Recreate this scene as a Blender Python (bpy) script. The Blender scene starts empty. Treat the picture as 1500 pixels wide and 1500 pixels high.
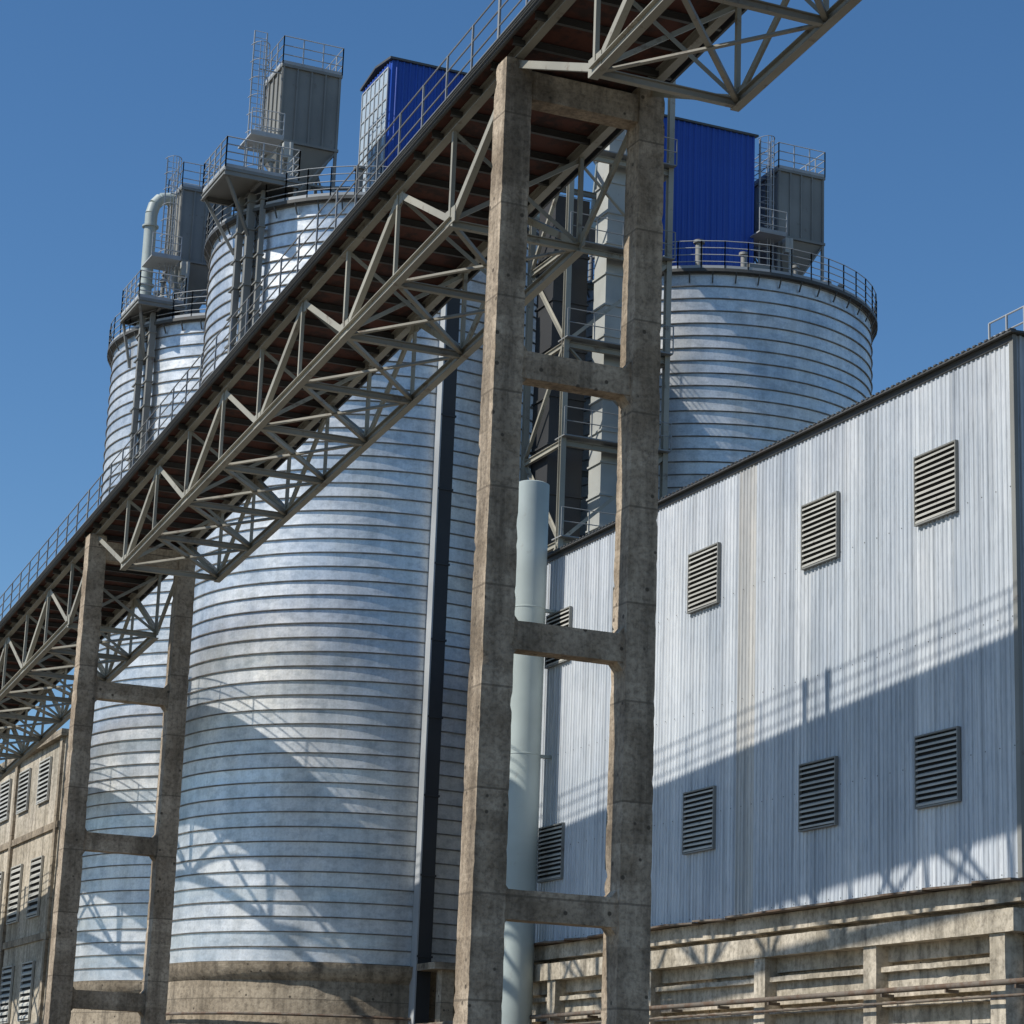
import bpy, math, random
from mathutils import Vector, Matrix, noise
random.seed(7)
scene = bpy.context.scene
R = math.radians

# ------------------------------------------------------------------ materials
def newmat(name):
    m = bpy.data.materials.new(name); m.use_nodes = True
    nt = m.node_tree; b = nt.nodes["Principled BSDF"]
    return m, nt, b
def N(nt, t, **kw):
    n = nt.nodes.new(t)
    for k, v in kw.items(): setattr(n, k, v)
    return n
def coords(nt, scale=(1,1,1)):
    tc = N(nt,'ShaderNodeTexCoord'); mp = N(nt,'ShaderNodeMapping')
    mp.inputs['Scale'].default_value = scale
    nt.links.new(tc.outputs['Object'], mp.inputs['Vector'])
    return mp.outputs['Vector']
def noise_tex(nt, vec, scale, detail=6, rough=.6):
    n = N(nt,'ShaderNodeTexNoise'); n.inputs['Scale'].default_value = scale
    n.inputs['Detail'].default_value = detail; n.inputs['Roughness'].default_value = rough
    nt.links.new(vec, n.inputs['Vector']); return n.outputs['Fac']
def ramp(nt, fac, stops):
    r = N(nt,'ShaderNodeValToRGB'); e = r.color_ramp.elements
    while len(e) > len(stops): e.remove(e[-1])
    while len(e) < len(stops): e.new(1)
    for el,(p,c) in zip(e, stops):
        el.position = p; el.color = (*c,1) if len(c)==3 else c
    nt.links.new(fac, r.inputs['Fac']); return r.outputs['Color']
def mix(nt, fac, a, b, mode='MIX'):
    m = N(nt,'ShaderNodeMix'); m.data_type='RGBA'; m.blend_type=mode
    for sock,v in ((m.inputs[0],fac),(m.inputs[6],a),(m.inputs[7],b)):
        if hasattr(v,'is_linked') or hasattr(v,'node'): nt.links.new(v, sock)
        elif isinstance(v,(int,float)): sock.default_value = v
        else: sock.default_value = (*v,1)
    return m.outputs[2]
def bump(nt, b, h, strength=.3, dist=.02):
    bn = N(nt,'ShaderNodeBump'); bn.inputs['Strength'].default_value=strength
    bn.inputs['Distance'].default_value=dist
    nt.links.new(h, bn.inputs['Height']); nt.links.new(bn.outputs['Normal'], b.inputs['Normal'])
def math_n(nt, op, a, b=None):
    m = N(nt,'ShaderNodeMath', operation=op)
    for i,v in enumerate((a,b)):
        if v is None: continue
        if isinstance(v,(int,float)): m.inputs[i].default_value=v
        else: nt.links.new(v, m.inputs[i])
    return m.outputs[0]
def axis_out(nt, axis):
    tc = N(nt,'ShaderNodeTexCoord'); s = N(nt,'ShaderNodeSeparateXYZ')
    nt.links.new(tc.outputs['Object'], s.inputs[0]); return s.outputs[axis]
def band_random(nt, axis, size, off=0.):
    """random value per band of given size along an axis of object space"""
    f = math_n(nt,'FLOOR', math_n(nt,'DIVIDE', math_n(nt,'SUBTRACT', axis_out(nt,axis), off), size))
    w = N(nt,'ShaderNodeTexWhiteNoise', noise_dimensions='1D')
    nt.links.new(f, w.inputs['W']); return w.outputs['Value']
def seam_mask(nt, axis, size, width):
    """1 on a thin line at every sheet joint / pour joint"""
    f = math_n(nt,'FRACT', math_n(nt,'DIVIDE', axis_out(nt,axis), size))
    return math_n(nt,'LESS_THAN', f, width/size)

def concrete(name, base, dark, scale=1., rough_b=.5, boards=True, stain=.75, pour=0):
    m,nt,b = newmat(name)
    v = coords(nt); vs = coords(nt,(1.6,1.6,.12))
    n1 = noise_tex(nt, v, .7*scale, 8, .65); n2 = noise_tex(nt, v, 9*scale, 6, .7)
    n3 = noise_tex(nt, vs, 1.3, 5, .65)
    c = mix(nt, ramp(nt,n1,[(.40,(0,0,0)),(.58,(1,1,1))]), dark, base)
    c = mix(nt, ramp(nt,n3,[(.46,(0,0,0)),(.68,(stain,)*3)]), c, tuple(x*.42 for x in dark))
    c = mix(nt, .65, c, ramp(nt,n2,[(.34,(.28,.27,.26)),(.56,(1,1,1))]), 'MULTIPLY')
    if boards:
        br = band_random(nt, 2, .42)
        c = mix(nt, .5, c, ramp(nt,br,[(0,(.56,.54,.51)),(1,(1,1,1))]), 'MULTIPLY')
        c = mix(nt, math_n(nt,'MULTIPLY',seam_mask(nt,2,2.1,.045),.6), c, tuple(x*.3 for x in dark))
        vo = N(nt,'ShaderNodeTexVoronoi'); vo.inputs['Scale'].default_value=2.3
        nt.links.new(v, vo.inputs['Vector'])
        c = mix(nt, ramp(nt,vo.outputs['Distance'],[(.09,(.9,.9,.9)),(.13,(0,0,0))]), c, tuple(x*.22 for x in dark))
    nt.links.new(c, b.inputs['Base Color']); b.inputs['Roughness'].default_value=.92
    bump(nt, b, n2, rough_b, .05); return m
M = {}
M['conc'] = concrete('weathered_concrete', (.56,.455,.335), (.33,.255,.175))
M['conc_far'] = concrete('cast_concrete', (.46,.385,.285), (.30,.245,.175), .6)
M['conc_wall'] = concrete('plaster_concrete', (.60,.53,.42), (.42,.365,.275), .6, .35, False)

def steel(name, col, rust=(.10,.055,.03), amt=.62, rough=.6, metal=.0):
    m,nt,b = newmat(name); v = coords(nt)
    n1 = noise_tex(nt,v,1.7,8,.7); n2 = noise_tex(nt,v,.35,4,.5)
    c = mix(nt, ramp(nt,n2,[(.35,(0,0,0)),(.65,(1,1,1))]), tuple(x*.72 for x in col), col)
    c = mix(nt, ramp(nt,n1,[(amt,(0,0,0)),(amt+.12,(.8,.8,.8))]), c, rust)
    nt.links.new(c,b.inputs['Base Color']); b.inputs['Roughness'].default_value=rough
    b.inputs['Metallic'].default_value=metal; return m
M['truss'] = steel('grey_painted_steel', (.37,.35,.285), amt=.57)
M['rail'] = steel('railing_steel', (.27,.28,.28), amt=.66)
M['silrail'] = steel('galvanised_railing', (.42,.44,.45), amt=.7)
M['dark'] = steel('dark_steel', (.035,.036,.038), amt=.7)
M['roofedge'] = steel('roof_edge_steel', (.085,.085,.08), amt=.6)
M['filter'] = steel('filter_grey_paint', (.25,.25,.23), amt=.6)
M['casing'] = steel('elevator_casing_paint', (.45,.46,.43), amt=.66)
M['pipe'] = steel('pale_grey_pipe_paint', (.44,.50,.475), rust=(.3,.3,.27), amt=.6, rough=.5)
M['under'] = steel('red_primer', (.125,.045,.03), rust=(.03,.02,.018), amt=.46, rough=.85)
M['rubber'] = steel('belt_rubber', (.025,.025,.025), amt=.8)
M['rusty'] = steel('rusty_flashing', (.17,.14,.11), amt=.46, rough=.8)

# galvanised silo sheet
BAND=.559
m,nt,b = newmat('galvanised_silo_sheet')
v = coords(nt); vs = coords(nt,(1,1,.1))
br = band_random(nt,2,BAND,7.7)
patch = noise_tex(nt,v,.42,6,.62); fine = noise_tex(nt,v,11,5,.7); st = noise_tex(nt,vs,1.4,6,.7)
blot = noise_tex(nt,coords(nt,(1,1,1.8)),1.9,5,.6)
c = ramp(nt,patch,[(.32,(.60,.64,.67)),(.52,(.79,.80,.80)),(.7,(.85,.84,.80))])
c = mix(nt,.45,c,ramp(nt,br,[(0,(.74,.77,.8)),(1,(1,1,1))]),'MULTIPLY')
c = mix(nt,.5,c,ramp(nt,st,[(.35,(.64,.64,.62)),(.58,(1,1,1))]),'MULTIPLY')
c = mix(nt,.55,c,ramp(nt,blot,[(.36,(.62,.65,.68)),(.52,(1,1,1))]),'MULTIPLY')
c = mix(nt,.35,c,ramp(nt,fine,[(.38,(.62,.62,.62)),(.56,(1,1,1))]),'MULTIPLY')
nt.links.new(c,b.inputs['Base Color']); b.inputs['Metallic'].default_value=.58
rr = ramp(nt,mix(nt,.5,br,patch),[(.3,(.36,)*3),(.7,(.52,)*3)])
nt.links.new(rr,b.inputs['Roughness'])
h = noise_tex(nt,coords(nt,(.7,.7,1.3)),1.1,3,.5)
bump(nt,b,h,.25,.10); M['silo']=m
m,nt,b = newmat('silo_seam'); v=coords(nt)
c = ramp(nt,noise_tex(nt,v,2,6,.7),[(.35,(.11,.10,.09)),(.65,(.27,.26,.24))])
nt.links.new(c,b.inputs['Base Color']); b.inputs['Roughness'].default_value=.65; b.inputs['Metallic'].default_value=.2
M['seam']=m

# wall cladding
def cladding(name, col, axis, sheet, var=(.74,.77,.81), dirt=.62, rough=.5, metal=.1, seams=.4):
    m,nt,b = newmat(name)
    br = band_random(nt,axis,sheet); br2 = band_random(nt,axis,sheet/4.5)
    st = noise_tex(nt,coords(nt,(2.6,2.6,.07)),1.6,8,.72); pt = noise_tex(nt,coords(nt),.25,6,.65)
    fn = noise_tex(nt,coords(nt,(9,9,1.2)),1.5,6,.7)
    c = mix(nt,.8,col,ramp(nt,br,[(0,var),(1,(1,1,1))]),'MULTIPLY')
    c = mix(nt,.35,c,ramp(nt,br2,[(0,var),(1,(1,1,1))]),'MULTIPLY')
    c = mix(nt,dirt,c,ramp(nt,st,[(.36,(.5,.51,.52)),(.56,(1,1,1))]),'MULTIPLY')
    c = mix(nt,.6,c,ramp(nt,pt,[(.38,(.74,.78,.82)),(.58,(1,1,1))]),'MULTIPLY')
    c = mix(nt,.75*dirt,c,ramp(nt,fn,[(.36,(.64,.65,.66)),(.5,(1,1,1))]),'MULTIPLY')
    c = mix(nt,math_n(nt,'MULTIPLY',seam_mask(nt,axis,sheet,.035),seams),c,tuple(x*.35 for x in col))
    nt.links.new(c,b.inputs['Base Color']); b.inputs['Roughness'].default_value=rough
    b.inputs['Metallic'].default_value=metal
    return m
M['clad'] = cladding('grey_corrugated_sheet',(.72,.74,.75),1,.86)
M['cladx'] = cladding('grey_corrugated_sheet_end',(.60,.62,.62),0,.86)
M['cream'] = cladding('aged_translucent_sheet',(.66,.635,.585),1,.45,seams=0)
M['blue'] = cladding('blue_corrugated_sheet',(.022,.09,.44),0,.9,var=(.7,.75,.85),dirt=.2,rough=.4,metal=0)
M['louver'] = steel('louver_paint',(.52,.51,.46),amt=.6)
m,nt,b = newmat('dark_opening'); b.inputs['Base Color'].default_value=(.012,.011,.010,1); b.inputs['Roughness'].default_value=.9; M['void']=m
m,nt,b = newmat('window_glass'); b.inputs['Base Color'].default_value=(.42,.50,.56,1); b.inputs['Roughness'].default_value=.25; M['glass']=m
m,nt,b = newmat('packed_dirt'); v=coords(nt)
c = ramp(nt,noise_tex(nt,v,.15,10,.7),[(.35,(.08,.072,.058)),(.65,(.15,.132,.105))])
nt.links.new(c,b.inputs['Base Color']); b.inputs['Roughness'].default_value=.95
bump(nt,b,noise_tex(nt,v,3,8,.7),.6,.05); M['ground']=m

# ------------------------------------------------------------------ mesh builder
class MB:
    def __init__(s): s.v=[]; s.f=[]; s.m=[]; s.cur=0
    def face(s,idx): s.f.append(idx); s.m.append(s.cur)
    def box(s,x0,x1,y0,y1,z0,z1):
        b=len(s.v)
        s.v += [(x0,y0,z0),(x1,y0,z0),(x1,y1,z0),(x0,y1,z0),(x0,y0,z1),(x1,y0,z1),(x1,y1,z1),(x0,y1,z1)]
        for q in ((0,3,2,1),(4,5,6,7),(0,1,5,4),(1,2,6,5),(2,3,7,6),(3,0,4,7)): s.face([b+i for i in q])
        return s
    def beam(s,p,q,w,h,off=(0,0),up=(0,0,1)):
        p=Vector(p);q=Vector(q);d=(q-p).normalized();u=Vector(up)
        if abs(d.dot(u))>.97: u=Vector((0,1,0)) if abs(d.y)<.9 else Vector((1,0,0))
        a=d.cross(u).normalized();c=a.cross(d).normalized()
        p=p+a*off[0]+c*off[1];q=q+a*off[0]+c*off[1]
        b=len(s.v)
        for e in (p,q):
            for sa,sc in ((-1,-1),(1,-1),(1,1),(-1,1)): s.v.append(tuple(e+a*(sa*w/2)+c*(sc*h/2)))
        for t in ((3,2,1,0),(4,5,6,7),(0,1,5,4),(1,2,6,5),(2,3,7,6),(3,0,4,7)): s.face([b+i for i in t])
        return s
    def ibeam(s,p,q,w,h,t=.022,up=(0,0,1)):
        s.beam(p,q,w,t,(0,h/2),up); s.beam(p,q,w,t,(0,-h/2),up); s.beam(p,q,t,h-t-.002,(0,0),up); return s
    def angle(s,p,q,w,t=.02,up=(0,0,1),flip=1):
        s.beam(p,q,w,t,(0,0),up); s.beam(p,q,t,w,(flip*(w/2+t/2),w/2-t/2+.001),up); return s
    def tube(s,p,q,r,n=6):
        p=Vector(p);q=Vector(q);d=(q-p).normalized();u=Vector((0,0,1))
        if abs(d.z)>.95:u=Vector((1,0,0))
        a=d.cross(u).normalized();c=a.cross(d);b=len(s.v)
        for e in (p,q):
            for i in range(n):
                t=2*math.pi*i/n; s.v.append(tuple(e+a*(r*math.cos(t))+c*(r*math.sin(t))))
        for i in range(n): j=(i+1)%n; s.face([b+i,b+j,b+n+j,b+n+i])
        s.face([b+i for i in range(n)][::-1]); s.face([b+n+i for i in range(n)]); return s
    def path(s,pts,r,n=8):
        for a,b_ in zip(pts,pts[1:]): s.tube(a,b_,r,n)
        return s
    def lathe(s,cx,cy,prof,n=96,cap=False,disp=None):
        b=len(s.v)
        for (r,z) in prof:
            for i in range(n):
                t=2*math.pi*i/n; rr=r+(disp(t,z) if disp else 0)
                s.v.append((cx+rr*math.cos(t),cy+rr*math.sin(t),z))
        for k in range(len(prof)-1):
            for i in range(n):
                j=(i+1)%n; s.face([b+k*n+i,b+k*n+j,b+(k+1)*n+j,b+(k+1)*n+i])
        if cap: s.face([b+(len(prof)-1)*n+i for i in range(n)])
        return s
    def rough(s,x0,x1,y0,y1,z0,z1,step=.16,amp=.02,taper=0.):
        """cast concrete block with slightly uneven faces and chipped edges"""
        L=(x1-x0,y1-y0,z1-z0); n=[max(2,min(260,round(l/step))) for l in L]
        idx={}
        cx=(x0+x1)/2; cy=(y0+y1)/2
        def vert(i,j,k):
            key=(i,j,k)
            if key in idx: return idx[key]
            f=(i/n[0],j/n[1],k/n[2]); p=Vector((x0+L[0]*f[0],y0+L[1]*f[1],z0+L[2]*f[2]))
            if taper:
                sc=1+taper*(1-f[2]); p.x=cx+(p.x-cx)*sc; p.y=cy+(p.y-cy)*sc
            edge=sum(1 for a in range(3) if (i,j,k)[a] in (0,n[a]))
            d=noise.noise_vector(p*2.3)*amp*.4+noise.noise_vector(p*7)*amp*.4
            if edge>=2 and L[2]>1.5:
                c=max(0,noise.noise(p*4.1)-.22)
                d+= Vector((cx-p.x,cy-p.y,0))*0.22*c
            p=p+d; idx[key]=len(s.v); s.v.append(tuple(p)); return idx[key]
        for a in range(3):
            u,w=[q for q in range(3) if q!=a]
            for side in (0,n[a]):
                for i in range(n[u]):
                    for j in range(n[w]):
                        q=[]
                        for di,dj in ((0,0),(1,0),(1,1),(0,1)):
                            c=[0,0,0];c[a]=side;c[u]=i+di;c[w]=j+dj;q.append(vert(*c))
                        flip=(side==0)!=(a==1)
                        s.face(q[::-1] if flip else q)
        return s
    def rail(s,pts,h=1.1,sp=1.5,nr=3,r=.022,kick=True):
        P=[Vector(p) for p in pts]
        for a,b_ in zip(P,P[1:]):
            L=(b_-a).length; n=max(1,round(L/sp))
            for i in range(n+1):
                p=a.lerp(b_,i/n); s.beam(p,p+Vector((0,0,h)),r*2,r*2)
            for k in range(nr):
                z=h*(k+1)/nr; s.tube(a+Vector((0,0,z)),b_+Vector((0,0,z)),r,6)
            if kick: s.beam(a+Vector((0,0,.07)),b_+Vector((0,0,.07)),.012,.14)
        return s
    def obj(s,name,mats,parent=None,smooth=None,bevel=None):
        me=bpy.data.meshes.new(name); me.from_pydata(s.v,[],s.f)
        if not isinstance(mats,(list,tuple)): mats=[mats]
        for mm in mats: me.materials.append(mm)
        me.polygons.foreach_set('material_index',s.m)
        if smooth is not None:
            me.polygons.foreach_set('use_smooth',[True]*len(me.polygons)); me.set_sharp_from_angle(angle=R(smooth))
        me.update(); o=bpy.data.objects.new(name,me); scene.collection.objects.link(o)
        if parent: o.parent=parent
        return o
def empty(name,loc=(0,0,0)):
    e=bpy.data.objects.new(name,None); e.location=loc; scene.collection.objects.link(e); return e

EYE=1.6
# ------------------------------------------------------------------ ground
g=MB(); g.v=[(-3000,-3000,0),(3000,-3000,0),(3000,3000,0),(-3000,3000,0)]; g.face([0,1,2,3]); g.obj('ground',M['ground'])

# ------------------------------------------------------------------ conveyor gallery
XC=18.8; W=3.25; SL=.082; T0=44.7; P=36.0; DEP=2.7
ZT=23.2+EYE+SL*.5
def zf(y): return ZT-SL*(y-T0)
def span_meshes():
    objs=[]
    t=MB()
    z=lambda y:-SL*y
    bn=[3.4+7.09*i for i in range(5)]
    tn=[0]+[3.4+7.09*(i+.5) for i in range(4)]+[36]
    for x,fl in ((0,1),(W,-1)):
        t.ibeam((x,0,z(0)-.28),(x,P,z(P)-.28),.2,.26)
        t.ibeam((x,bn[0]-.12,z(bn[0])-DEP),(x,bn[-1]+.12,z(bn[-1])-DEP),.2,.22)
        top=lambda y:(x,y,z(y)-.4); bot=lambda y:(x,y,z(y)-DEP+.1)
        for i,yb in enumerate(bn):
            t.angle(top(tn[i]),bot(yb),.15,.018,(1,0,0),fl)
            t.angle(top(tn[i+1]),bot(yb),.15,.018,(1,0,0),-fl)
            t.beam(top(yb),bot(yb),.10,.10)
            t.box(x-.015*fl-.012,x-.015*fl+.012,yb-.3,yb+.3,z(yb)-DEP-.02,z(yb)-DEP+.36)
            if 0<i: t.beam(top(tn[i]),bot(tn[i]),.09,.09)
        for y in tn[1:-1]:
            t.box(x-.012,x+.012,y-.28,y+.28,z(y)-.72,z(y)-.38)
    nodes=sorted(bn+tn[1:-1])
    for i,y in enumerate(nodes):
        t.ibeam((0,y,z(y)-DEP),(W,y,z(y)-DEP),.14,.16)
        t.angle((0,y,z(y)-.45),(W,y,z(y)-DEP+.1),.09,.014,(0,1,0))
        if i%2==0: t.angle((W,y+.05,z(y)-.45),(0,y+.05,z(y)-DEP+.1),.09,.014,(0,1,0))
    for a,c in zip(nodes,nodes[1:]):
        t.angle((0,a,z(a)-DEP),(W,c,z(c)-DEP),.10,.014)
        t.angle((W,a,z(a)-DEP-.03),(0,c,z(c)-DEP-.03),.10,.014)
    objs.append(('truss',t,M['truss']))
    j=MB(); y=.6
    while y<P:
        j.ibeam((-.3,y,z(y)-.22),(W+.3,y,z(y)-.22),.1,.16,.014); y+=1.16
    for e in (-.42,W+.42): j.beam((e,0,z(0)-.12),(e,P,z(P)-.12),.06,.26)
    for k in range(3): j.tube((-.5,0,z(0)-.05-k*.07),(-.5,P,z(P)-.05-k*.07),.022,6)
    objs.append(('floor_joists_and_edge',j,M['roofedge']))
    f=MB(); f.beam((W/2,0,z(0)-.08),(W/2,P,z(P)-.08),W+.74,.08); objs.append(('floor_plate',f,M['under']))
    r=MB()
    for e in (-.4,W+.4): r.rail([(e,0.02,z(0)),(e,P-.02,z(P))],1.2,1.5,3,.022)
    objs.append(('handrail',r,M['rail']))
    b=MB()
    for e in (1.1,2.15):
        b.beam((e,0,z(0)+.6),(e,P,z(P)+.6),.08,.14)
        y=.5
        while y<P: b.box(e-.04,e+.04,y-.04,y+.04,z(y),z(y)+.55); y+=3
    y=.7
    while y<P: b.tube((1.05,y,z(y)+.75),(2.2,y,z(y)+.75),.06,8); y+=1.2
    for y in (11.4,12.6):  # plain posts added on the walkway to cast two figure-like shadows on the wall
        b.box(W+.1,W+.3,y-.12,y+.12,z(y),z(y)+1.1); b.box(W+.06,W+.34,y-.17,y+.17,z(y)+1.1,z(y)+1.4)
    objs.append(('belt_frame_and_shadow_posts',b,M['rail']))
    bb=MB(); bb.beam((1.62,0,z(0)+.83),(1.62,P,z(P)+.83),.95,.03); objs.append(('belt',bb,M['rubber']))
    return objs
first=None
for k in (1,0,-1,2,-2):
    y0=T0+k*P
    e=empty('conveyor_gallery',(XC,y0,zf(y0)))
    if first is None:
        first=[]
        for nme,mb,mt in span_meshes():
            o=mb.obj(nme,mt,e); first.append(o)
    else:
        for o in first:
            c=bpy.data.objects.new(o.name.split('.')[0],o.data); scene.collection.objects.link(c); c.parent=e

def trestle(yc,beams):
    e=empty('concrete_trestle'); top=zf(yc)-.42; hw=.31
    t=MB()
    for x in (XC,XC+W):
        t.rough(x-hw,x+hw,yc-hw,yc+hw,-.2,top,.14,.014,taper=.22)
    t.obj('legs',M['conc'],e,smooth=35)
    b=MB()
    for z in beams:
        b.rough(XC+hw-.03,XC+W-hw+.03,yc-.24,yc+.24,z-.6,z,.15,.014)
        for x,sg in ((XC+hw+.01,1),(XC+W-hw-.01,-1)):  # haunches
            for zz,s2 in ((z,1),(z-.6,-1)):
                i=len(b.v)
                for yy in (yc-.22,yc+.22): b.v+=[(x,yy,zz),(x+sg*.16,yy,zz),(x,yy,zz+s2*.2)]
                b.face([i,i+1,i+2]);b.face([i+3,i+5,i+4]);b.face([i+1,i+4,i+5,i+2])
    b.rough(XC+hw-.03,XC+W-hw+.03,yc-.26,yc+.26,top-.85,top-.2,.15,.014)
    b.obj('cross_beams',M['conc'],e,smooth=35)
    p=MB()
    for x in (XC,XC+W): p.box(x-.2,x+.2,yc-.22,yc+.22,top+.0,top+.05)
    p.obj('bearing_plates',M['truss'],e)
trestle(T0,[16.2+EYE,10.35+EYE,4.85+EYE])
trestle(T0+P,[14.75+EYE,9.55+EYE,4.3+EYE])
trestle(T0+2*P,[12.5+EYE,7+EYE]); trestle(T0-P,[18+EYE,12+EYE,6+EYE]); trestle(T0+3*P,[9,4.5]); trestle(T0-2*P,[20,14,8])

# ------------------------------------------------------------------ silos
RS=7.5; TOP=37.9
def ladder(mb,x,y,z0,z1,ax=(1,0),cage=True,w=.5):
    ax=Vector((ax[0],ax[1],0)); nrm=Vector((ax.y,-ax.x,0)); c=Vector((x,y,0))
    for sgn in (-1,1):
        p=c+ax*(sgn*w/2); mb.beam(p+Vector((0,0,z0)),p+Vector((0,0,z1)),.05,.05)
    z=z0+.2
    while z<z1: mb.tube(c-ax*w/2+Vector((0,0,z)),c+ax*w/2+Vector((0,0,z)),.014,5); z+=.3
    if cage:
        z=z0+2.0; hoops=[]
        while z<=z1+.01:
            pts=[c+ax*(.38*math.cos(t))+nrm*(.62*math.sin(t))+Vector((0,0,z)) for t in [math.pi*i/8 for i in range(9)]]
            for a,b_ in zip(pts,pts[1:]): mb.beam(a,b_,.04,.015)
            hoops.append(pts); z+=.8
        if len(hoops)>1:
            for i in (1,3,4,5,7): mb.beam(hoops[0][i],hoops[-1][i],.03,.015)
def silo(cx,cy,top,seed):
    e=empty('steel_silo'); base=7.7
    n=int(round((top-base)/BAND))
    sw=MB()
    def disp(t,z): return noise.noise(Vector((math.cos(t)*3+seed*9,math.sin(t)*3,z*.35)))*.03
    H=(top-base)/n
    p=[]
    for i in range(n): z=base+i*H; p+= [(RS,z+.001),(RS-.004,z+H*.5),(RS,z+H-.075)]
    p.append((RS,top))
    sw.lathe(cx,cy,p,192,disp=disp)
    sw.obj('shell',M['silo'],e,smooth=40)
    se=MB()
    for i in range(n):
        z=base+(i+1)*H
        se.lathe(cx,cy,[(RS-.06,z-.06),(RS+.055,z-.055),(RS+.065,z-.015),(RS-.06,z-.008)],192,disp=disp)
    se.obj('seam_ribs',M['seam'],e,smooth=40)
    ro=MB(); ro.lathe(cx,cy,[(RS+.02,top-.02),(RS+.3,top),(RS+.3,top+.14),(RS,top+.15),(.6,top+.9)],96,cap=True)
    for i in range(48):
        t=2*math.pi*(i+.5)/48; a=Vector((cx+(RS+.06)*math.cos(t),cy+(RS+.06)*math.sin(t),top-.45)); q=Vector((cx+(RS+.28)*math.cos(t),cy+(RS+.28)*math.sin(t),top-.02))
        ro.beam(a,q,.05,.05)
    ro.obj('roof_deck',M['roofedge'],e)
    ra=MB(); pts=[(cx+(RS+.25)*math.cos(2*math.pi*i/48),cy+(RS+.25)*math.sin(2*math.pi*i/48),top+.14) for i in range(49)]
    ra.rail(pts,1.25,1.1,4,.022)
    ra.obj('roof_railing',M['silrail'],e)
    bs=MB(); bs.lathe(cx,cy,[(RS+.05,-.1),(RS+.05,6.7),(RS+.02,7.0),(RS+.28,7.3),(RS+.3,7.66),(RS-.2,7.7)],128,
        disp=lambda t,z:noise.noise(Vector((math.cos(t)*9,math.sin(t)*9,z)))*.05)
    bs.obj('concrete_base',M['conc_far'],e,smooth=40)
    bp=MB()
    for (r,z) in ((RS+.3,5.75),(RS+.3,3.1)):
        for i in range(64):
            t=2*math.pi*i/64;t2=2*math.pi*(i+1)/64
            bp.tube((cx+r*math.cos(t),cy+r*math.sin(t),z),(cx+r*math.cos(t2),cy+r*math.sin(t2),z),.06,6)
    bp.obj('ring_pipe',M['rusty'],e,smooth=50)
    return e
def on_silo(cx,cy,deg,r): t=R(deg); return Vector((cx+r*math.cos(t),cy+r*math.sin(t),0))
B=(33.1,92.2,TOP); A=(33.1,108.7,TOP); C=(49.25,93.0,TOP+.1); D=(49.4,109.5,TOP)
eB=silo(*B,1); eA=silo(*A,2); eC=silo(*C,3); eD=silo(*D,4)

def side_platform(e,cx,cy,top,ducts_to,dx0,angs):
    f=MB()
    x0,x1=cx-dx0,cx-5.6; y0,y1=cy-4.6,cy-1.4
    f.box(x0,x1,y0,y1,top-.55,top-.4)
    for y in (y0,y1): f.ibeam((x0,y,top-.65),(x1,y,top-.65),.12,.2)
    for x in (x0,(x0+x1)/2,x1): f.ibeam((x,y0,top-.65),(x,y1,top-.65),.12,.2)
    f.beam((x0+.1,y0+.1,top-.7),(cx-6.9,y0+1.6,top-3),.12,.12)
    f.beam((x0+.1,y1-.1,top-.7),(cx-7.3,y1-.4,top-3),.12,.12)
    f.beam((x1-.1,y0+.1,top-.7),(x1-.1,y0+.1,TOP),.12,.12)
    f.beam((x1-.1,y1-.1,top-.7),(x1-.1,y1-.1,TOP),.12,.12)
    f.obj('platform',M['filter'],e)
    r=MB(); r.rail([(x1,y0,top-.4),(x0,y0,top-.4),(x0,y1,top-.4),(x1,y1,top-.4),(x1,y0,top-.4)],1.3,.8,4,.026)
    r.obj('platform_railing',M['silrail'],e)
    d=MB()
    for a,w in angs:
        p=on_silo(cx,cy,a,RS+.25)
        d.box(p.x-w/2,p.x+w/2,p.y-w/2,p.y+w/2,ducts_to,top-.8)
        z=ducts_to+.5
        while z<top-1: d.box(p.x-w/2-.05,p.x+w/2+.05,p.y-w/2-.05,p.y+w/2+.35,z,z+.06); z+=1.2
    d.obj('cable_ducts',M['filter'],e)
side_platform(eB,B[0],B[1],39.5,31.8,8.7,((199,.26),(204,.3),(209,.2)))
side_platform(eA,A[0],A[1],39.3,31.0,7.8,((203,.26),(208.5,.28)))
# tall dark cable duct on the front of the near silo
d=MB(); p=on_silo(B[0],B[1],270.5,RS+.3)
d.box(p.x-.28,p.x+.28,p.y-.25,p.y+.35,0,37.2)
z=8
while z<37: d.box(p.x-.32,p.x+.32,p.y-.29,p.y+.3,z,z+.08); z+=3
d.obj('duct_chase',M['dark'],eB)
d=MB(); d.box(p.x-.34,p.x-.281,p.y-.28,p.y+.3,0,37.1); d.obj('chase_flange',M['silrail'],eB)
d=MB(); d.rough(p.x-.3,p.x+3.4,82.3,85.4,7.5,7.75,.3,.02); d.box(p.x+.1,p.x+.6,82.6,83.1,0,7.5); d.box(p.x+2.6,p.x+3.1,82.6,83.1,0,7.5)
d.obj('apron_slab',M['conc_far'],eB)

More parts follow.
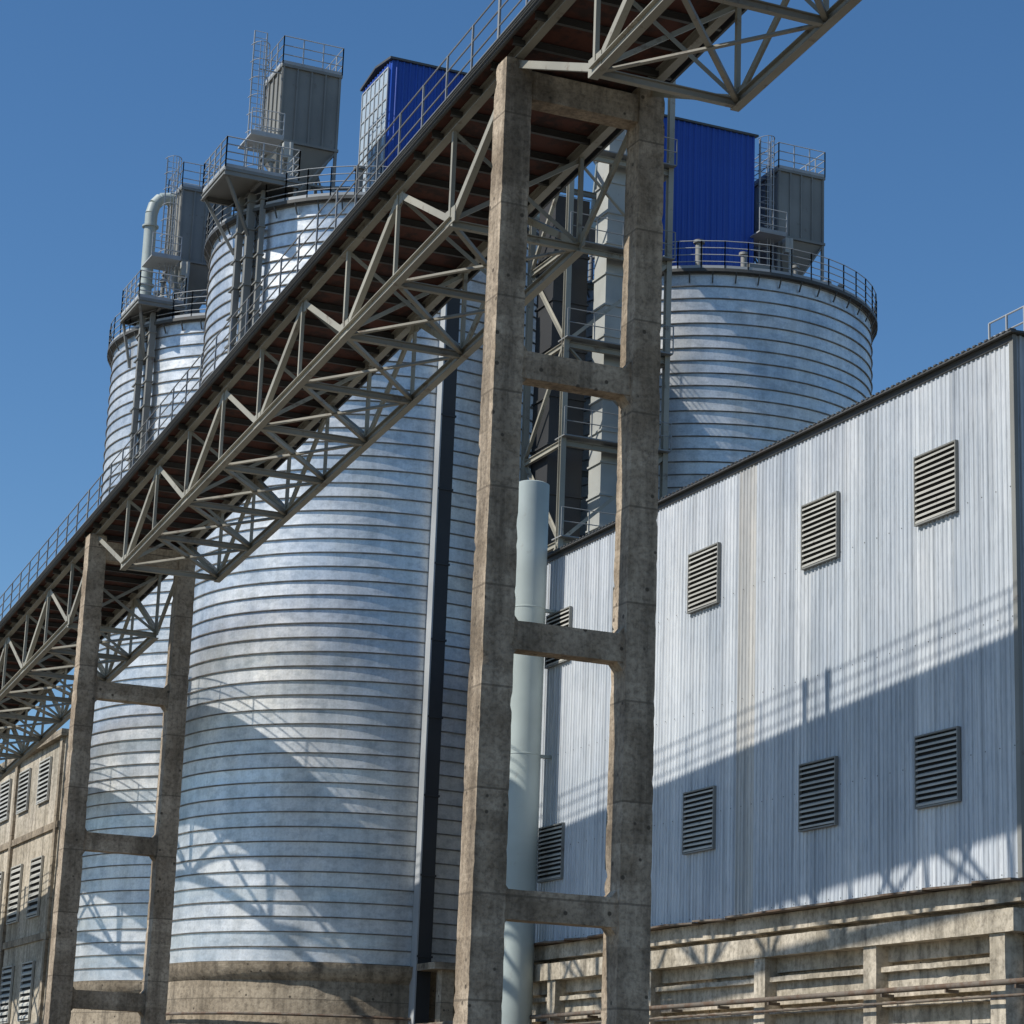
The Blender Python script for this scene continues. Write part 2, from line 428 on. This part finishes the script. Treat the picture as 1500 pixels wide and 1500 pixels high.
def filter_unit(x0,x1,y0,y1,deck,z0,z1,cage_dx=.75):
    e=empty('bag_filter')
    b=MB(); b.box(x0,x1,y0,y1,z0,z1)
    n=4
    for i in range(n+1):
        x=x0+(x1-x0)*i/n; b.box(x-.035,x+.035,y0-.07,y0-.001,z0,z1); b.box(x-.035,x+.035,y1+.001,y1+.07,z0,z1)
        y=y0+(y1-y0)*i/n; b.box(x0-.07,x0-.001,y-.035,y+.035,z0,z1); b.box(x1+.001,x1+.07,y-.035,y+.035,z0,z1)
    for z in (z0,z1-.05,): b.box(x0-.1,x1+.1,y0-.1,y1+.1,z-.06,z+.06)
    b.obj('housing',M['filter'],e)
    h=MB(); cx=(x0+x1)/2; cy=(y0+y1)/2; i=len(h.v); zb=max(deck+.5,z0-2.0)
    h.v+=[(x0,y0,z0-.07),(x1,y0,z0-.07),(x1,y1,z0-.07),(x0,y1,z0-.07),(cx-.25,cy-.25,zb),(cx+.25,cy-.25,zb),(cx+.25,cy+.25,zb),(cx-.25,cy+.25,zb)]
    for q in ((0,4,5,1),(1,5,6,2),(2,6,7,3),(3,7,4,0)): h.face(list(q))
    h.box(cx-.3,cx+.3,cy-.3,cy+.3,deck,zb)
    h.obj('hopper',M['filter'],e)
    l=MB()
    for x in (x0,x1):
        for y in (y0,y1): l.beam((x,y,deck),(x,y,z0-.06),.12,.12)
    l.beam((x0,y0,deck+.1),(x1,y0,z0-.1),.07,.07); l.beam((x0,y0,deck+.1),(x0,y1,z0-.1),.07,.07); l.beam((x1,y0,deck+.1),(x1,y1,z0-.1),.07,.07)
    for y in (y0,y1): l.beam((x0,y,(deck+z0)/2),(x1,y,(deck+z0)/2),.09,.09)
    l.obj('legs',M['filter'],e)
    r=MB(); zt=z1+.02
    r.rail([(x0-.08,y0-.08,zt),(x1+.08,y0-.08,zt),(x1+.08,y1+.08,zt),(x0-.08,y1+.08,zt),(x0-.08,y0-.08,zt)],1.25,.8,3,.022)
    ladder(r,x0-cage_dx,y0+.3,deck,z1+1.4,ax=(1,0),w=.55)
    for z in (z0+.5,z1-.3): r.beam((x0-cage_dx,y0+.3,z),(x0,y0+.3,z),.05,.05)
    r.rail([(x0-1.5,y0-.9,z0-.3),(x0-.1,y0-.9,z0-.3)],1.1,.7,3,.02)
    r.box(x0-1.5,x0-.1,y0-.9,y0+.9,z0-.36,z0-.3)
    r.obj('railing_and_ladder',M['silrail'],e)
    m_=MB(); m_.tube((x0+.4,y0-.4,deck),(x0+.4,y0-.4,z0-.2),.1,10); m_.tube((x1-.5,y0-.4,deck+.6),(x1+.8,y0-.4,deck+.6),.22,12)
    m_.box(x1+.2,x1+.9,y0-.7,y0-.1,deck,deck+.45); m_.box(x0+.1,x0+.5,y0-.45,y0-.15,z0-.9,z0-.2)
    m_.obj('blower_and_valves',M['casing'],e,smooth=50)
    return e
fB=filter_unit(27.3,29.8,90.0,92.4,TOP+.4,41.75,45.2,1.0)
fC=filter_unit(51.3,53.6,90.0,92.4,TOP+.4,42.0,45.3,.6)
fA=filter_unit(27.4,29.8,105.6,108.0,TOP+.4,41.6,45.3,.5)
pp=MB(); pts=[(26.3,107,38.0),(26.3,107,44.2),(26.42,107,44.7),(26.7,107,45.05),(27.4,107,45.2)]
pp.path(pts,.3,16)
for z in (40.5,43.5): pp.tube((26.3,107,z),(26.3,107,z+.08),.4,16)
pp.obj('duct_pipe',M['pipe'],fA,smooth=50)
# rooftop pipes and vents
for (e,cx,cy,tp) in ((eB,*B),(eA,*A),(eC,*C)):
    q=MB()
    for (dx,dy,h_,r_) in ((-3.2,-5.2,1.9,.16),(-1.4,-6.0,1.4,.14),(1.5,-5.5,1.5,.1),(3.6,-4.6,1.4,.16),(-5.6,.8,3.2,.12),(-6.2,-2.6,2.6,.1),(5.2,-3.2,2.0,.08)):
        q.tube((cx+dx,cy+dy,tp+.1),(cx+dx,cy+dy,tp+h_),r_,10); q.tube((cx+dx,cy+dy,tp+h_),(cx+dx,cy+dy,tp+h_+.12),r_*1.6,10)
    q.tube((cx-5.6,cy+.8,tp+2.8),(cx-2.5,cy-2,tp+2.4),.1,8)
    q.box(cx-.9,cx+.4,cy-5.6,cy-4.6,tp+.2,tp+1.3)
    q.obj('roof_vents',M['filter'],e,smooth=50)

# ------------------------------------------------------------------ blue head houses
def corrugated(mb,axis,fixed,a0,a1,z0,z1,pitch=.25,depth=.04,sign=-1):
    """vertical ribbed sheet; sign = direction the ribs project"""
    a=a0; pr=[]
    while a<a1-1e-4:
        for f,dd in ((0,0),(.55,0),(.66,1),(.89,1)):
            t=a+pitch*f
            if t<=a1: pr.append((t,dd))
        a+=pitch
    pr.append((a1,0)); b=len(mb.v)
    for t,dd in pr:
        w=fixed+sign*depth*dd
        for z in (z0,z1): mb.v.append((w,t,z) if axis=='y' else (t,w,z))
    for i in range(len(pr)-1):
        q=[b+2*i,b+2*i+2,b+2*i+3,b+2*i+1]
        if axis=='y': q=q[::-1]
        mb.face(q)
def headhouse(x0,x1,y0,y1,z0,z1,win=False):
    e=empty('blue_head_house')
    w=MB(); w.box(x0+.02,x1-.02,y0+.02,y1-.02,z0,z1-.02)
    corrugated(w,'y',x0,y0,y1,z0,z1,.3,.05,-1); corrugated(w,'y',x1,y0,y1,z0,z1,.3,.05,1)
    corrugated(w,'x',y0,x0,x1,z0,z1,.3,.05,-1); corrugated(w,'x',y1,x0,x1,z0,z1,.3,.05,1)
    w.obj('walls',M['blue'],e)
    r=MB(); i=len(r.v)
    a,b_=x0-.14,x1+.14; c,d_=y0-.12,y1+.12; ym=(c+d_)/2
    for zz in (0,.1): r.v+=[(a,c,z1+zz),(b_,c,z1+zz),(b_,ym,z1+.3+zz),(a,ym,z1+.3+zz),(a,d_,z1+zz),(b_,d_,z1+zz)]
    for q in ((0,3,2,1),(3,4,5,2),(6,7,8,9),(9,8,11,10),(0,1,7,6),(5,4,10,11),(0,6,9,3),(3,9,10,4),(1,2,8,7),(2,5,11,8)): r.face([i+k for k in q])
    r.obj('roof',M['roofedge'],e)
    if win:
        g=MB(); f=MB(); H=5.0
        g.box(x0-.09,x0-.06,y0+.2,y1-.2,z1-H-.3,z1-.3)
        n=6
        for k in range(n+1):
            y=y0+.2+(y1-y0-.4)*k/n; f.box(x0-.13,x0-.091,y-.04,y+.04,z1-H-.3,z1-.3)
        for k in range(8):
            z=z1-.3-H+H*k/7; f.box(x0-.126,x0-.092,y0+.2,y1-.2,z-.03,z+.03)
        g.obj('window_panes',M['glass'],e); f.obj('window_bars',M['silrail'],e)
    return e
headhouse(32.15,38.6,90.0,93.6,TOP+.4,46.5,True)
headhouse(44.6,50.0,90.0,94.0,TOP+.4,46.6)

# ------------------------------------------------------------------ elevator tower between silos
e=empty('elevator_tower'); t=MB(); X0,X1,Y0,Y1=36.6,41.0,80.8,84.4; H=44
for x in (X0,X1):
    for y in (Y0,Y1): t.ibeam((x,y,0),(x,y,H),.22,.22,.03)
z=3.6; k=0
while z<H:
    for y in (Y0,Y1): t.ibeam((X0,y,z),(X1,y,z),.14,.2)
    for x in (X0,X1): t.ibeam((x,Y0,z),(x,Y1,z),.14,.2)
    a,b_=((X0,X1) if k%2 else (X1,X0))
    if z+4<H+1:
        t.angle((a,Y0,z),(b_,Y0,z+4),.14); t.angle((X0,Y0 if k%2 else Y1,z),(X0,Y1 if k%2 else Y0,z+4),.12)
    z+=4; k+=1
t.obj('frame',M['truss'],e)
c=MB(); c.box(38.5,39.6,81.3,82.4,0,42.5)
z=1.2
while z<42: c.box(38.44,39.66,81.24,82.46,z,z+.07); z+=1.3
c.box(38.2,39.9,81.0,82.8,42.5,44.2); c.obj('elevator_casing',M['casing'],e)
c=MB(); c.box(36.8,38.3,82.6,84.2,0,38.5); c.box(39.9,40.9,83.0,84.2,0,36)
z=2
while z<38: c.box(36.74,38.36,82.54,84.26,z,z+.08); z+=2
c.obj('shaft_cladding',M['dark'],e)
c=MB()
z=3.8
for k in range(10):
    c.box(X0-.1,X1+.1,Y0-.4,Y0+.5,z+.0,z+.05)
    c.rail([(X0-.1,Y0-.38,z+.05),(X1+.1,Y0-.38,z+.05)],1.1,1.1,2,.02,False); z+=4
c.obj('walkways',M['rail'],e)
c=MB(); c.beam((38.6,90,41),(44.6,90,41),.1,.8); c.beam((38.6,91.2,40.6),(44.6,91.2,40.6),2.4,.1)
c.rail([(38.6,90,40.65),(44.6,90,40.65)],1.2,1.2); c.beam((37.5,84.4,43.6),(42.5,90,43.6),.5,.5); c.tube((38.9,82,44),(42.5,91,41.5),.28,12)
c.obj('bridge_and_chute',M['pipe'],e)

# ------------------------------------------------------------------ clad process building on the right
XW=33.0; YA,YB=46.35,75.2; ZB=6.26+EYE; ZR=19.47+EYE
e=empty('corrugated_industrial_building')
w=MB(); w.cur=0
cr0,cr1=59.05,60.05
corrugated(w,'y',XW,YA,cr0,ZB,ZR,.2,.03); corrugated(w,'y',XW,cr1,YB,ZB,ZR,.2,.03)
w.obj('wall_cladding',M['clad'],e)
w=MB(); corrugated(w,'y',XW-.004,cr0,cr1,ZB,ZR,.2,.03); w.obj('translucent_strip',M['cream'],e)
w=MB(); corrugated(w,'x',YA,XW,60,ZB,ZR); corrugated(w,'x',YB,XW,60,ZB,ZR,sign=1); w.obj('end_cladding',M['cladx'],e)
w=MB(); w.box(XW+.06,60,YA+.06,YB-.06,ZB,ZR-.05); w.obj('inner_wall',M['conc_wall'],e)
w=MB()
for z in (ZB+.12,ZB+3.1,ZB+6.2,ZB+9.4):
    y=YA+.17
    while y<YB: w.box(XW-.042,XW-.029,y-.012,y+.012,z-.012,z+.012); y+=.6
w.obj('cladding_screws',M['roofedge'],e)
w=MB()
w.v=[(XW-.2,YA-.2,ZR),(60,YA-.2,ZR+1.6),(60,YB+.25,ZR+1.6),(XW-.2,YB+.25,ZR),(XW-.2,YA-.2,ZR+.05),(60,YA-.2,ZR+1.65),(60,YB+.25,ZR+1.65),(XW-.2,YB+.25,ZR+.05)]
for q in ((0,3,2,1),(4,5,6,7),(0,1,5,4),(1,2,6,5),(2,3,7,6),(3,0,4,7)): w.face(list(q))
y=YA-.2
while y<YB+.2: w.box(XW-.22,XW-.05,y,y+.12,ZR+.05,ZR+.09); y+=.25
w.box(XW-.06,XW-.04,YA-.05,YB+.05,ZR-.16,ZR-.002)
w.obj('roof_sheet',M['roofedge'],e)
w=MB(); w.box(XW-.06,XW+.05,YA-.07,YA-.046,ZB,ZR-.01); w.box(XW-.06,XW-.036,YA-.044,YA+.1,ZB,ZR-.17); w.obj('corner_trim',M['filter'],e)
def louver(fr,sl,vd,x,yc,z0,z1,w,n=11,ft=.045,fd=.07):
    y0,y1=yc-w/2,yc+w/2
    vd.box(x-.02,x+.02,y0+.02,y1-.02,z0+.02,z1-.02)
    for a,b_,c_,d_ in ((y0,y0+ft,z0,z1),(y1-ft,y1,z0,z1),(y0+ft,y1-ft,z0,z0+ft),(y0+ft,y1-ft,z1-ft,z1)): fr.box(x-fd,x+.0,a,b_,c_,d_)
    H=(z1-z0-2*ft)/n; o=fd-.01
    for i in range(n):
        z=z0+ft+H*(i+.5); b=len(sl.v)
        t1=random.uniform(-.014,.014); t2=random.uniform(-.014,.014)
        for yy,tl in ((y0+ft,t1),(y1-ft,t2)): sl.v+=[(x-o,yy,z-H*.34+tl),(x-.025,yy,z+H*.2),(x-.025,yy,z+H*.26),(x-o,yy,z+tl)]
        for q in ((0,4,5,1),(3,2,6,7),(0,3,7,4),(1,5,6,2)): sl.face([b+k for k in q])
fr,sl,vd=MB(),MB(),MB()
for yc in (49.65,55.35,62.1,67.3,72.5):
    louver(fr,sl,vd,XW-.03,yc,15.54+EYE,17.38+EYE,1.9,12,.04,.1)
    louver(fr,sl,vd,XW-.03,yc+.05,8.29+EYE,10.12+EYE,1.9,12,.04,.1)
fr.obj('louver_frames',M['filter'],e); sl.obj('louver_slats',M['louver'],e); vd.obj('louver_openings',M['void'],e)
fl=MB(); y=YA-.3
while y<YB:
    dz=random.uniform(-.05,.05); y1=y+random.uniform(1.1,2.2)
    fl.beam((XW-.24,y,ZB-.06+dz),(XW-.24,y1,ZB-.06-dz*.5),.62,.05); y=y1
fl.obj('base_flashing',M['rusty'],e)
cb=MB()
cols=[46.9,52.4,58.0,64.8,71.6,74.9]
for y in cols: cb.rough(XW-.35,XW+.2,y-.3,y+.3,-.1,ZB-.75,.2,.015)
cb.rough(XW-.2,XW+.3,YA-.2,YB,ZB-.55,ZB-.1,.25,.02)
cb.rough(XW-.42,XW+.3,YA-.2,YB,ZB-1.25,ZB-.72,.25,.02)
cb.rough(XW-.25,XW+.15,YA-.2,YB,2.0,2.5,.3,.02)
cb.obj('base_frame',M['conc_wall'],e,smooth=50)
pn=MB()
for a,b_ in zip(cols,cols[1:]):
    z=.2
    while z<ZB-1.6:
        hgt=.86; j=random.uniform(-.03,.03)
        y0,y1=a+.3,b_-.3; xo=XW-.0+j
        pn.rough(xo,xo+.2,y0,y1,z,z+hgt-.13,.35,.015)
        pn.rough(xo-.2,xo-.0,y0,y1,z+hgt-.26,z+hgt-.13,.2,.03)
        z+=hgt
pn.obj('precast_panels',M['conc_wall'],e)
bk=MB(); bk.box(XW+.16,60,YA,YB,0,ZB-.01); bk.obj('base_core',M['conc_far'],e)
pi=MB(); pi.tube((XW-.6,YA-10,3.85+EYE),(XW-.6,YB+9,3.85+EYE),.07,10); pi.tube((XW-.55,YA-10,3.55+EYE),(XW-.55,YB+2,3.55+EYE),.035,8)
y=YA-9
while y<YB+8: pi.box(XW-.66,XW-.3,y,y+.06,3.7+EYE,3.78+EYE); y+=2.8
pi.obj('service_pipe',M['rusty'],e,smooth=50)
rp=MB(); rp.box(35.9,39.5,48.3,51.5,ZR+.9,ZR+1.05); rp.rail([(39.5,48.3,ZR+1.05),(35.9,48.3,ZR+1.05),(35.9,51.5,ZR+1.05)],1.3,.9,3,.025)
for x in (36.1,39.2): rp.box(x-.08,x+.08,48.5,48.66,ZR+.1,ZR+.9)
rp.obj('roof_platform',M['silrail'],e)

# standpipe in front of the wall
e=empty('vent_stack_pipe'); s=MB(); px,py,pr=31.98,73.0,.6
s.lathe(px,py,[(pr,0),(pr,23.4),(pr-.1,23.45)],40,cap=True)
s.obj('pipe_shell',M['pipe'],e,smooth=40)
s=MB()
for z in (4,9,14,19): s.lathe(px,py,[(pr,z),(pr+.012,z+.01),(pr+.012,z+.04),(pr,z+.05)],40); s.box(px+.5,XW,py-.1,py+.1,z,z+.1)
s.obj('pipe_bands',M['pipe'],e,smooth=40)

# ------------------------------------------------------------------ far concrete building on the left
e=empty('concrete_factory_building'); XL=27.7; YL=122.
w=MB(); w.box(XL,48,YL,175,0,20.9); w.obj('walls',M['conc_wall'],e)
w=MB(); w.box(XL-.35,48.3,YL-.3,175.3,20.9,21.25)
for z in (16.2,10.6): w.box(XL-.12,XL-.003,YL,175,z,z+.35)
y=YL+.4
while y<174: w.box(XL-.16,XL-.004,y-.25,y+.25,0,20.88); y+=10.6
w.obj('cornice_and_bands',M['conc_far'],e)
fr,sl,vd=MB(),MB(),MB()
y=126.0
while y<172:
    for z0,z1 in ((17.9,20.2),(11.9,15.0),(6.6,9.6)): louver(fr,sl,vd,XL-.03,y,z0,z1,2.5,9,.06,.12)
    y+=4.9
fr.obj('louver_frames',M['louver'],e); sl.obj('louver_slats',M['louver'],e); vd.obj('louver_openings',M['void'],e)

# ------------------------------------------------------------------ light
S=Vector((-1,.10,1.05)).normalized()
sun=bpy.data.lights.new('sun','SUN'); sun.energy=5.0; sun.angle=R(.5); sun.color=(1,.955,.88)
so=bpy.data.objects.new('sun',sun); so.rotation_mode='QUATERNION'; so.rotation_quaternion=S.to_track_quat('Z','Y'); so.location=(-60,0,80)
scene.collection.objects.link(so)
wd=bpy.data.worlds.new('World'); scene.world=wd; wd.use_nodes=True; nt=wd.node_tree
bg=nt.nodes['Background']; sk=nt.nodes.new('ShaderNodeTexSky'); sk.sky_type='NISHITA'; sk.sun_disc=False
sk.sun_elevation=math.asin(S.z); sk.sun_rotation=math.atan2(S.x,S.y)%(2*math.pi)
sk.air_density=1.0; sk.dust_density=.2; sk.ozone_density=3.2; sk.altitude=300
hs=nt.nodes.new('ShaderNodeHueSaturation'); hs.inputs['Saturation'].default_value=1.2
hs.inputs['Hue'].default_value=.5
nt.links.new(sk.outputs[0],hs.inputs['Color']); nt.links.new(hs.outputs[0],bg.inputs[0]); bg.inputs[1].default_value=.115
scene.view_settings.view_transform='Standard'; scene.view_settings.look='None'; scene.view_settings.exposure=0

# ------------------------------------------------------------------ camera
cam=bpy.data.cameras.new('camera'); co=bpy.data.objects.new('camera',cam); scene.collection.objects.link(co)
cam.sensor_width=36; cam.lens=36*3515/1500; cam.clip_end=6000; cam.clip_start=.1
mt=Matrix(((.9150,-.1335,-.3809),(-.4020,-.2176,-.8894),(.0359,.9669,-.2527)))
co.rotation_mode='QUATERNION'; co.rotation_quaternion=mt.to_quaternion(); co.location=(0,0,EYE)
scene.camera=co
